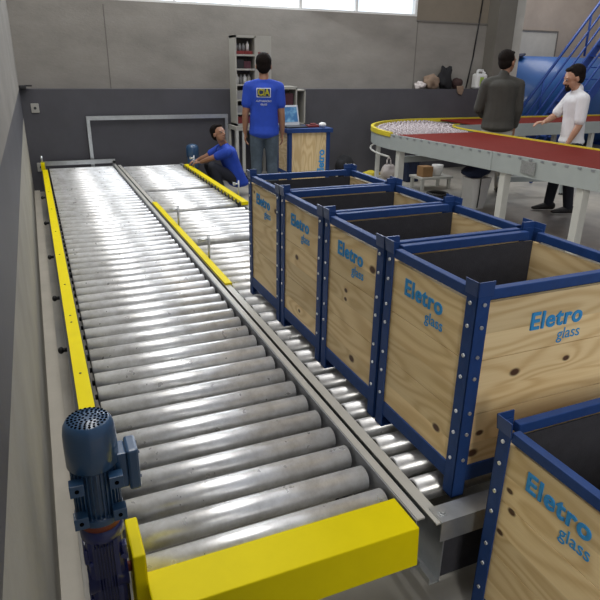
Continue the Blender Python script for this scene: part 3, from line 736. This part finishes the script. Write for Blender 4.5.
b = BM(); bx(b, (-.11, -.11, 0), (.11, .11, .34), bev=.012); bx(b, (-.12, -.12, .31), (.12, .12, .34), bev=.005); tag(obj('plastic_bin', b, 'cloth_navy', loc=(5.42, 8.10, 0)), 'dark blue bin on the floor beneath the curved corner', 'bin')
t = thing('low_bench', 'low pale steel bench under the red conveyor holding the cardboard box', 'bench', (5.12, 7.3, 0))
b = BM(); bx(b, (0, 0, .16), (.55, .35, .19)); obj('top', b, 'leg_cream', t)
for x in (.03, .50):
    for y in (.03, .30): b = BM(); bx(b, (x-.02, y-.02, 0), (x+.02, y+.02, .16)); obj('leg', b, 'leg_cream', t)
b = BM(); bx(b, (-.09, -.08, 0), (.09, .08, .15), bev=.004); t = tag(obj('cardboard_box', b, 'cardboard', loc=(5.26, 7.45, .191)), 'small brown cardboard box under the red conveyor', 'box')
b = BM(); lathe(b, [(.05, 0), (.075, .04), (.085, .10), (.088, .16), (.08, .16), (.075, .05)], seg=24); tag(obj('plastic_pot', b, 'white', loc=(5.48, 7.45, .191)), 'round white plastic pot next to the cardboard box', 'pot')
b = BM(); 
for k in range(3): bmesh.ops.create_cone
for k in range(4):
    n = 28
    pts = [( .13*math.cos(2*PI*i/n), .13*math.sin(2*PI*i/n), .022+k*.035) for i in range(n+1)]; tube(b, pts, .020, 8)
tag(obj('hose_coil', b, 'black', loc=(4.86, 6.55, 0)), 'black coiled hose on the floor under the red conveyor', 'hose')
t = thing('stool', 'white tapered stool under the red conveyor near the man in charcoal shirt', 'stool', (5.15, 6.15, 0))
b = BM(); prism(b, [(-.09, -.09, 0), (.09, -.09, 0), (.15, -.12, .40), (-.15, -.12, .40)], (0, .22, 0)); obj('body', b, 'white', t)
b = BM(); tube(b, [(-.02, -.10, .02), (-.03, -.125, .2), (-.04, -.135, .40)], .008, 8); obj('cable', b, 'black', t)
lump('blue_bag', 'crumpled navy bag lying on the white stool under the red conveyor', 'bag', (5.15, 6.15, .4005), (.18, .13, .10), 'cloth_navy', 12, .2)
t = thing('steel_trestle', 'low grey steel trestle on the floor inside the conveyor bend, behind the red belt', 'trestle', (6.45, 6.55, 0), -.25)
b = BM(); bx(b, (-.5, -.03, .20), (.6, .03, .27)); obj('beam', b, 'frame_grey', t)
b = BM(); bx(b, (.0, .03, .20), (.05, .5, .27)); obj('beam', b, 'frame_grey', t)
for x in (-.45, .52):
    b = BM(); bx(b, (x-.02, -.02, .02), (x+.02, .02, .20), 0); cyl(b, (x, 0, 0), (x, 0, .03), .035, .02, seg=14, mi=1); obj('leg', b, ['frame_grey', 'black'], t)
t = thing('sawhorse', 'blue steel sawhorse inside the conveyor bend behind the trestle', 'sawhorse', (6.75, 7.25, 0))
b = BM(); tube(b, [(-.25, 0, .02), (-.05, 0, .45), (.30, 0, .45), (.42, 0, .02)], .028, 8); obj('frame', b, 'stair', t)
# clothes on the ledge
lump('crumpled_cloth', 'tan jacket crumpled on top of the dark wall ledge', 'jacket', (6.44, 9.17, LZ), (.13, .09, .14), 'cloth_tan', 21, .3)
lump('crumpled_cloth', 'black jacket heaped in the middle of the clothes on the ledge', 'jacket', (6.72, 9.17, LZ), (.13, .09, .20), 'cloth_black', 22, .35)
lump('crumpled_cloth', 'brown garment at the right end of the clothes on the ledge', 'garment', (6.99, 9.18, LZ), (.10, .085, .11), 'cloth_brown', 23, .3)
lump('crumpled_cloth', 'white and grey cloth at the left end of the clothes on the ledge', 'cloth', (6.20, 9.16, LZ), (.09, .08, .065), 'bag_white', 24, .3)
b = BM(); 
rnd = random.Random(4)
prism(b, [(6.88, 9.046, LZ+.05), (7.02, 9.046, LZ+.06), (7.03, 9.046, LZ-.02), (7.00, 9.046, LZ-.10), (6.93, 9.046, LZ-.08), (6.90, 9.046, LZ-.03)], (0, -.03, 0))
tag(obj('hanging_sleeve', b, 'cloth_tan', bevel=.01), 'tan sleeve hanging over the ledge edge below the black jacket', 'sleeve')
t = thing('plastic_canister', 'white plastic canister with lime label on the ledge left of the column', 'canister', (7.46, 9.16, LZ))
b = BM(); bx(b, (-.12, -.08, 0), (.12, .08, .26), bev=.035); obj('body', b, 'white', t)
b = BM(); tube(b, [(-.07, 0, .25), (-.05, 0, .31), (.05, 0, .31), (.08, 0, .25)], .022, 10); cyl(b, (.09, 0, .25), (.09, 0, .29), .025, seg=14); obj('handle', b, 'white', t)
b = BM(); bx(b, (-.05, -.084, .05), (.03, -.079, .20)); obj('label_sticker', b, 'green', t)

# ================================================================ TANK AND STAIRS
t = thing('storage_tank', 'big blue horizontal cylindrical tank behind the stairs in the far bay', 'tank', (9.3, 11.2, 0))
b = BM(); cyl(b, (0, 0, 1.0), (4.2, 0, 1.0), .98, seg=64); bmesh.ops.bevel(b, geom=[e for e in b.edges if abs(e.verts[0].co.x-e.verts[1].co.x) < .001], offset=.03, segments=2, affect='EDGES'); obj('shell', b, 'tank', t)
b = BM(); prism(b, [(.1, -.4, 1.90), (.5, -.5, 1.95), (.75, -.3, 2.00), (.7, .3, 1.98), (.2, .3, 1.98)], (0, 0, .03)); obj('cover_sheet', b, 'cloth_navy', t)
for x in (.5, 3.4): b = BM(); bx(b, (x, -.5, 0), (x+.1, .5, .25)); obj('saddle', b, 'stair', t)
t = thing('metal_staircase', 'blue steel staircase with handrails climbing to the right in front of the tank', 'staircase', (0, 0, 0))
sx0, sy0, sy1 = 8.0, 9.25, 9.95
def sl(x): return (x-9.41)*1.235+1.12      # handrail height at x
x0s, x1s = 8.75, 11.9
for yy in (sy0, sy1):
    b = BM(); tube(b, [(x0s-.1, yy, sl(x0s-.1)), (x1s, yy, sl(x1s))], .028, 10); obj('handrail', b, 'stair', t)
    for dz in (.32, .62):
        b = BM(); tube(b, [(x0s, yy, sl(x0s)-dz), (x1s, yy, sl(x1s)-dz)], .022, 10); obj('mid_rail', b, 'stair', t)
    b = BM(); prism(b, [(9.30, yy, 0), (9.52, yy, 0), (x1s+.1, yy, sl(x1s)-1.0), (x1s+.1, yy, sl(x1s)-.72)], (0, .02, 0)); obj('stringer', b, 'stair', t)
    for x in (9.75, 10.75, 11.7):
        b = BM(); cyl(b, (x, yy, sl(x)-.80), (x, yy, sl(x)), .022, seg=10); obj('post', b, 'stair', t)
    b = BM(); cyl(b, (x0s, yy, 0), (x0s, yy, sl(x0s)), .024, seg=10); obj('post', b, 'stair', t)
for i in range(13):
    x = 9.50+i*.18; z = (x-9.41)*1.235+.10
    b = BM(); bx(b, (x-.09, sy0+.02, z-.02), (x+.11, sy1, z)); obj('tread', b, 'stair', t)

# ================================================================ PEOPLE
def chain(b, pts, rads, seg=14):
    for (p, q, r1, r2) in zip(pts, pts[1:], rads, rads[1:]):
        cyl(b, p, q, r1, r2, seg=seg)
    for p, r in zip(pts, rads): ball(b, p, r, seg=seg)
def flatchain(b, pts, rads, seg=18):
    """ellipsoids for torso: rads (rx, ry, rz)"""
    for i in range(len(pts)-1):
        p, q = Vector(pts[i]), Vector(pts[i+1]); n = 14
        for k in range(n+1):
            f = k/n; ball(b, p.lerp(q, f), [rads[i][j]*(1-f)+rads[i+1][j]*f for j in range(3)], seg=seg)
def remesh(name, b, m, parent, vox=.010, smooth=4):
    me = bpy.data.meshes.new('tmp'); b.to_mesh(me); b.free()
    o = bpy.data.objects.new('tmp', me); COL.objects.link(o)
    r = o.modifiers.new('r', 'REMESH'); r.mode = 'VOXEL'; r.voxel_size = vox; r.use_smooth_shade = True
    s = o.modifiers.new('s', 'SMOOTH'); s.factor = .5; s.iterations = smooth
    dg = bpy.context.evaluated_depsgraph_get(); dg.update()
    m2 = bpy.data.meshes.new_from_object(o.evaluated_get(dg)); bpy.data.objects.remove(o)
    m2.name = name; m2.materials.clear(); m2.materials.append(M[m])
    for p in m2.polygons: p.use_smooth = True
    q = bpy.data.objects.new(name, m2); COL.objects.link(q); q.parent = parent
    return q
def hand(b, wrist, d, side, palmn, s=1.0, curl=.35):
    """wrist point, direction d of the fingers, side = direction towards thumb, palmn = palm normal (fingers curl to it)"""
    wrist = Vector(wrist); d = Vector(d).normalized(); n = Vector(palmn); n = (n-d*n.dot(d)).normalized(); sd = Vector(side); sd = (sd-d*sd.dot(d)-n*sd.dot(n)).normalized()
    for k in range(6):
        f = k/5; c = wrist+d*(.015+.075*f)*s
        for j in (-1, 0, 1): ball(b, c+sd*j*.022*s*(.7+.3*f), .0145*s, seg=10)
    for j, L in zip((1.5, .5, -.5, -1.5), (.068, .076, .070, .054)):
        base = wrist+d*.088*s+sd*j*.0195*s; pts = [base-d*.02*s, base]; ang = 0; cur = base.copy()
        for seg_ in (.45, .32, .26):
            ang += curl; cur = cur+(d*math.cos(ang)+n*math.sin(ang))*L*seg_*s; pts.append(cur.copy())
        chain(b, pts, [.0100*s, .0098*s, .0090*s, .0082*s, .0074*s], seg=10)
    tb = wrist+d*.022*s+sd*.024*s; chain(b, [tb, tb+(d*.55+sd*.75+n*.25).normalized()*.036*s, tb+(d*.55+sd*.75+n*.25).normalized()*.036*s+(d*.9+sd*.25+n*.35).normalized()*.032*s], [.014*s, .0115*s, .009*s], seg=10)
def head(root, bodyb, c, yaw, pitch, s, hairm='hair', beard=False, hair_short=True):
    """c = head centre, local +y is forward; returns matrix"""
    R = Matrix.Translation(c) @ Matrix.Rotation(yaw, 4, 'Z') @ Matrix.Rotation(pitch, 4, 'X') @ Matrix.Scale(s, 4)
    def B(p, r, bm=bodyb, seg=16):
        ball(bm, R @ Vector(p), [x*s for x in (r if hasattr(r, '__len__') else (r, r, r))], seg=seg, rot=(Matrix.Rotation(yaw, 4, 'Z') @ Matrix.Rotation(pitch, 4, 'X')))
    B((0, -.012, .025), (.076, .094, .092)); B((0, .022, -.035), (.058, .068, .070)); B((0, .048, -.075), (.034, .034, .030)); B((0, .045, .015), (.060, .045, .06))
    chain(bodyb, [R @ Vector((0, .080, .018)), R @ Vector((0, .106, -.022))], [.009*s, .0145*s], seg=10)   # nose
    B((-.012, .096, -.026), .010); B((.012, .096, -.026), .010)
    B((0, .086, -.052), (.024, .012, .007)); B((0, .084, -.063), (.020, .012, .008))                    # lips
    B((-.030, .076, .028), (.024, .012, .008)); B((.030, .076, .028), (.024, .012, .008))                 # brow
    for sx in (-1, 1): B((sx*.078, -.004, -.010), (.010, .020, .032))
    hb = BM()
    def H(p, r): B(p, r, bm=hb, seg=18)
    H((0, -.036, .050), (.085, .096, .084)); H((0, -.040, .0), (.080, .078, .075)); H((0, .018, .096), (.060, .050, .024)); H((0, -.055, -.035), (.062, .045, .045))
    for sx in (-1, 1): H((sx*.070, -.006, .026), (.014, .022, .032))
    eyes = []
    for sx in (-1, 1):
        eb = BM(); ball(eb, R @ Vector((sx*.030, .0835, .008)), .0085*s, seg=12, mi=0); ball(eb, R @ Vector((sx*.030, .0870, .007)), .0062*s, seg=10, mi=1); eyes.append(eb)
    bb = None
    if beard:
        bb = BM(); ball(bb, R @ Vector((0, .076, -.088)), (.036*s, .030*s, .030*s)); ball(bb, R @ Vector((0, .098, -.043)), (.028*s, .009*s, .006*s))
        for sx in (-1, 1): ball(bb, R @ Vector((sx*.028, .086, -.062)), (.008*s, .010*s, .024*s))
    return hb, eyes, bb, R
def shoe(b, ankle, d, s=1.0):
    a = Vector(ankle); d = Vector((d[0], d[1], 0)).normalized(); g = a.z-.075*s
    side = Vector((-d.y, d.x, 0))
    for k in range(9):
        f = k/8; c = a+d*(-.055+.225*f)*s; hgt = (.050 if f < .35 else .050-.028*(f-.35)/.65)*s
        c.z = g+hgt*.95
        rot = Matrix((( d.x, side.x, 0, 0), (d.y, side.y, 0, 0), (0, 0, 1, 0), (0, 0, 0, 1)))
        ball(b, c, ((.045)*s, (.036+.012*math.sin(f*PI))*s, hgt), seg=14, rot=rot)
    chain(b, [a-Vector((0, 0, .03*s)), a+Vector((0, 0, .03*s))], [.045*s, .045*s])

def person(label, loc, rz, J, skin, shirt, trousers, s=1.0, sleeve=.55, beard=False, collar=False, shoe_dirs=None, head_yaw=0, head_pitch=0, hands=None, shirt_long=.0, fat=1.0):
    """J: joints in the person's own frame (x right, y forward)"""
    t = thing('person', label, 'person', loc, rz)
    V = {k: Vector(v) for k, v in J.items()}
    body = BM()
    # torso
    up_ = (V['neck']-V['pelvis']); 
    mid = V['pelvis'].lerp(V['neck'], .45); chest = V['pelvis'].lerp(V['neck'], .78)+V.get('chest_off', Vector((0, 0, 0)))
    fl = [(.150*s*fat, .105*s*fat, .10*s), (.140*s*fat, .100*s*fat, .10*s), (.165*s*fat, .112*s*fat, .10*s)]
    flatchain(body, [V['pelvis'], mid, chest], fl)
    chain(body, [chest, V['neck'], V['head']-Vector((0, 0, .03))], [.09*s, .062*s, .054*s])
    for sd in 'LR':
        sh, el, wr = V['sh'+sd], V['el'+sd], V['wr'+sd]
        chain(body, [chest.lerp(sh, .55), sh, sh.lerp(el, .5), el, el.lerp(wr, .35), wr], [.075*s, .060*s, .050*s, .040*s, .041*s, .027*s])
        hp, kn, an = V['hp'+sd], V['kn'+sd], V['an'+sd]
        chain(body, [hp, hp.lerp(kn, .5), kn, kn.lerp(an, .35), an], [.092*s, .080*s, .058*s, .056*s, .038*s])
        chain(body, [an, an-Vector((0, 0, .045*s))], [.038*s, .034*s])
        hd = hands[sd]; hand(body, wr, hd[0], hd[1], hd[2], s, hd[3])
    hb, eyes, bb, R = head(t, body, V['head'], head_yaw, head_pitch, s*1.13, beard=beard)
    bo = remesh('body', body, skin, t, .0065, 3)
    for e in eyes: obj('eye', e, ['eye', 'black'], bo)
    remesh('hair', hb, 'hair', t, .008, 2)
    if bb is not None: remesh('beard', bb, 'hair', t, .005, 2)
    # shirt
    sb = BM(); g = .016
    hemc = V['pelvis']-(V['neck']-V['pelvis']).normalized()*(.03+shirt_long)
    fs = [(.172*s*fat+g, .130*s*fat+g, .07*s), (.166*s*fat+g, .112*s*fat+g, .10*s), (.152*s*fat+g, .108*s*fat+g, .10*s), (.172*s*fat+g, .118*s*fat+g, .10*s)]
    flatchain(sb, [hemc, V['pelvis'], mid, chest], fs)
    chain(sb, [chest, V['neck']-(V['neck']-chest)*.28], [.115*s, .074*s])
    for sd in 'LR':
        sh, el, wr = V['sh'+sd], V['el'+sd], V['wr'+sd]
        chain(sb, [V['neck'].lerp(chest, .35), sh.lerp(V['neck'], .4)-Vector((0, 0, .01)), sh], [.070*s, .068*s, .071*s]); chain(sb, [chest.lerp(sh, .5), sh], [.095*s, .072*s])
        if sleeve <= 1: chain(sb, [sh, sh.lerp(el, sleeve)], [.073*s, .066*s])
        else: chain(sb, [sh, el, wr.lerp(el, .1)], [.073*s, .060*s, .042*s])
    if collar: chain(sb, [V['neck']-Vector((0, 0, .03*s)), V['neck']+Vector((0, .0, .025*s))], [.078*s, .064*s])
    so = remesh('shirt', sb, shirt, t, .009, 3)
    # trousers
    tb = BM()
    flatchain(tb, [V['pelvis'], V['pelvis']-(V['neck']-V['pelvis']).normalized()*.06], [(.156*s*fat, .114*s*fat, .11*s), (.158*s*fat, .118*s*fat, .10*s)])
    for sd in 'LR':
        hp, kn, an = V['hp'+sd], V['kn'+sd], V['an'+sd]
        chain(tb, [V['pelvis'].lerp(hp, .6), hp, hp.lerp(kn, .5), kn, kn.lerp(an, .4), an.lerp(kn, .05)], [.09*s, .096*s, .088*s, .072*s, .068*s, .060*s])
    remesh('trousers', tb, trousers, t, .010, 3)
    for sd in 'LR':
        b = BM(); shoe(b, V['an'+sd], (shoe_dirs or {}).get(sd, (0, 1)), s); remesh('shoe', b, 'shoe', t, .008, 2)
    return t, so

# 1 standing man in blue, back to the camera
S1 = 1.04
J = dict(pelvis=(0, 0, .97), neck=(0, -.01, 1.53), head=(0, .02, 1.695), shL=(-.185, -.01, 1.44), shR=(.185, -.01, 1.44), elL=(-.235, -.01, 1.13), elR=(.225, .0, 1.13), wrL=(-.245, .06, .89), wrR=(.235, .09, .88),
         hpL=(-.09, 0, .93), hpR=(.09, 0, .93), knL=(-.10, .02, .51), knR=(.10, .02, .51), anL=(-.11, -.02, .085), anR=(.11, -.02, .085))
hd = dict(L=((-.02, .1, -1), (0, 1, 0), (1, 0, 0), .3), R=((.02, .1, -1), (0, 1, 0), (-1, 0, 0), .3))
t1, so = person('man standing with back to camera in blue printed T-shirt and jeans', (2.70, 7.42, 0), -.36, J, 'skin_a', 'shirt_blue', 'jeans', s=S1, sleeve=.62, hands=hd, shirt_long=.05)
def on_back(shirt, parts):
    """parts: text objects laid in the x-z plane at the back; pushed onto the cloth"""
    me = shirt.data; bv = BVHTree.FromPolygons([v.co for v in me.vertices], [p.vertices for p in me.polygons])
    for o, off in parts:
        for v in o.data.vertices:
            h = bv.ray_cast(Vector((v.co.x, -1, v.co.z)), Vector((0, 1, 0)))
            if h[0] is not None: v.co.y = h[0].y-off
RB = lambda x, z: Matrix(((1, 0, 0, x), (0, 0, -1, -.3), (0, 1, 0, z), (0, 0, 0, 1)))
def patch(name, x0, x1, z0, z1, m, parent, n=8):
    b = BM(); vs = [[b.verts.new((x0+(x1-x0)*i/n, -.3, z0+(z1-z0)*j/n)) for i in range(n+1)] for j in range(n+1)]
    for j in range(n):
        for i in range(n): b.faces.new((vs[j][i], vs[j][i+1], vs[j+1][i+1], vs[j+1][i]))
    return obj(name, b, m, parent)
pw = patch('print_border', -.088, .088, 1.33, 1.44, 'print_white', so); pb = patch('print_panel', -.080, .080, 1.338, 1.432, 'print_dark', so)
l1 = text_mesh('print_letters', 'CIA', .105, 'print_yellow', so, RB(0, 1.385), offset=.004, xscale=.85)
l2 = text_mesh('print_letters', 'AUTOMACAO', .030, 'print_white', so, RB(0, 1.285), offset=.0015); l3 = text_mesh('print_letters', 'GLASS', .030, 'print_white', so, RB(0, 1.245), offset=.0015)
on_back(so, [(pw, .003), (pb, .006), (l1, .012), (l2, .006), (l3, .006)])

# 2 kneeling / squatting man in blue, reaching to the conveyor; own frame: forward = -x world
def T(x, y, z): return (y-8.0, -(x-2.32), z)     # world -> own frame (rz = 90 deg): right = +y world
J = dict(pelvis=T(2.48, 7.96, .25), neck=T(2.32, 7.98, .69), head=T(2.25, 7.96, .835), shL=T(2.32, 7.80, .61), shR=T(2.32, 8.15, .62), elL=T(2.12, 7.93, .52), elR=T(2.12, 8.22, .50), wrL=T(2.02, 8.08, .455), wrR=T(2.02, 8.28, .45),
         hpL=T(2.46, 7.88, .22), hpR=T(2.46, 8.06, .22), knL=T(2.12, 7.86, .42), knR=T(2.13, 8.10, .40), anL=T(2.24, 7.84, .085), anR=T(2.24, 8.12, .085))
hd = dict(L=((.35, 1, -.15), (1, 0, 0), (0, 0, -1), .35), R=((-.1, 1, -.2), (-1, 0, 0), (0, 0, -1), .35))
person('squatting man in blue T-shirt resting his arm on the yellow rail of the conveyor', (2.32, 8.0, 0), PI/2, J, 'skin_a', 'shirt_blue', 'trousers_dark', s=.90, sleeve=.6, hands=hd, head_yaw=2.05, head_pitch=.25, fat=1.1, shirt_long=.05)

# 3 man in charcoal shirt, back to camera, inside the bend
J = dict(pelvis=(0, 0, 1.0), neck=(0, .0, 1.61), head=(.03, .03, 1.79), shL=(-.22, -.0, 1.50), shR=(.22, .02, 1.50), elL=(-.285, .03, 1.17), elR=(.255, .03, 1.17), wrL=(-.20, .27, 1.06), wrR=(.25, .12, .93),
         hpL=(-.10, 0, .95), hpR=(.10, 0, .95), knL=(-.10, .02, .52), knR=(.12, .03, .52), anL=(-.11, -.02, .085), anR=(.13, -.01, .085))
hd = dict(L=((.4, 1, -.1), (1, 0, 0), (0, 0, -1), .35), R=((.0, .2, -1), (0, 1, 0), (-1, 0, 0), .3))
person('man in charcoal long sleeved shirt seen from behind, standing inside the conveyor bend', (6.03, 6.90, 0), -.62, J, 'skin_a', 'shirt_grey', 'trousers_beige', s=1.10, sleeve=2, hands=hd, head_yaw=-.75, fat=1.12, collar=True, shirt_long=.04)

# 4 man in white shirt, profile to the left, looking down, goatee
J = dict(pelvis=(0, 0, .92), neck=(0, .03, 1.47), head=(0, .10, 1.615), shL=(-.18, .02, 1.385), shR=(.18, .02, 1.385), elL=(-.21, .03, 1.09), elR=(.20, .17, 1.17), wrL=(-.19, .12, .88), wrR=(.17, .29, 1.10),
         hpL=(-.09, 0, .88), hpR=(.09, 0, .88), knL=(-.10, .0, .49), knR=(.10, .07, .49), anL=(-.11, -.06, .085), anR=(.10, .11, .085))
hd = dict(L=((.05, .25, -1), (0, 1, 0), (1, 0, 0), .3), R=((-.05, 1, -.15), (-1, 0, 0), (0, 0, -1), .3))
person('man with goatee in white short sleeved shirt and dark trousers looking down in profile', (6.04, 5.56, 0), math.atan2(.916, .40)-.0, J, 'skin_b', 'shirt_white', 'trousers_dark', s=1.0, sleeve=.8, hands=hd, head_pitch=-.35, beard=True, collar=True, fat=1.0, shirt_long=.0)
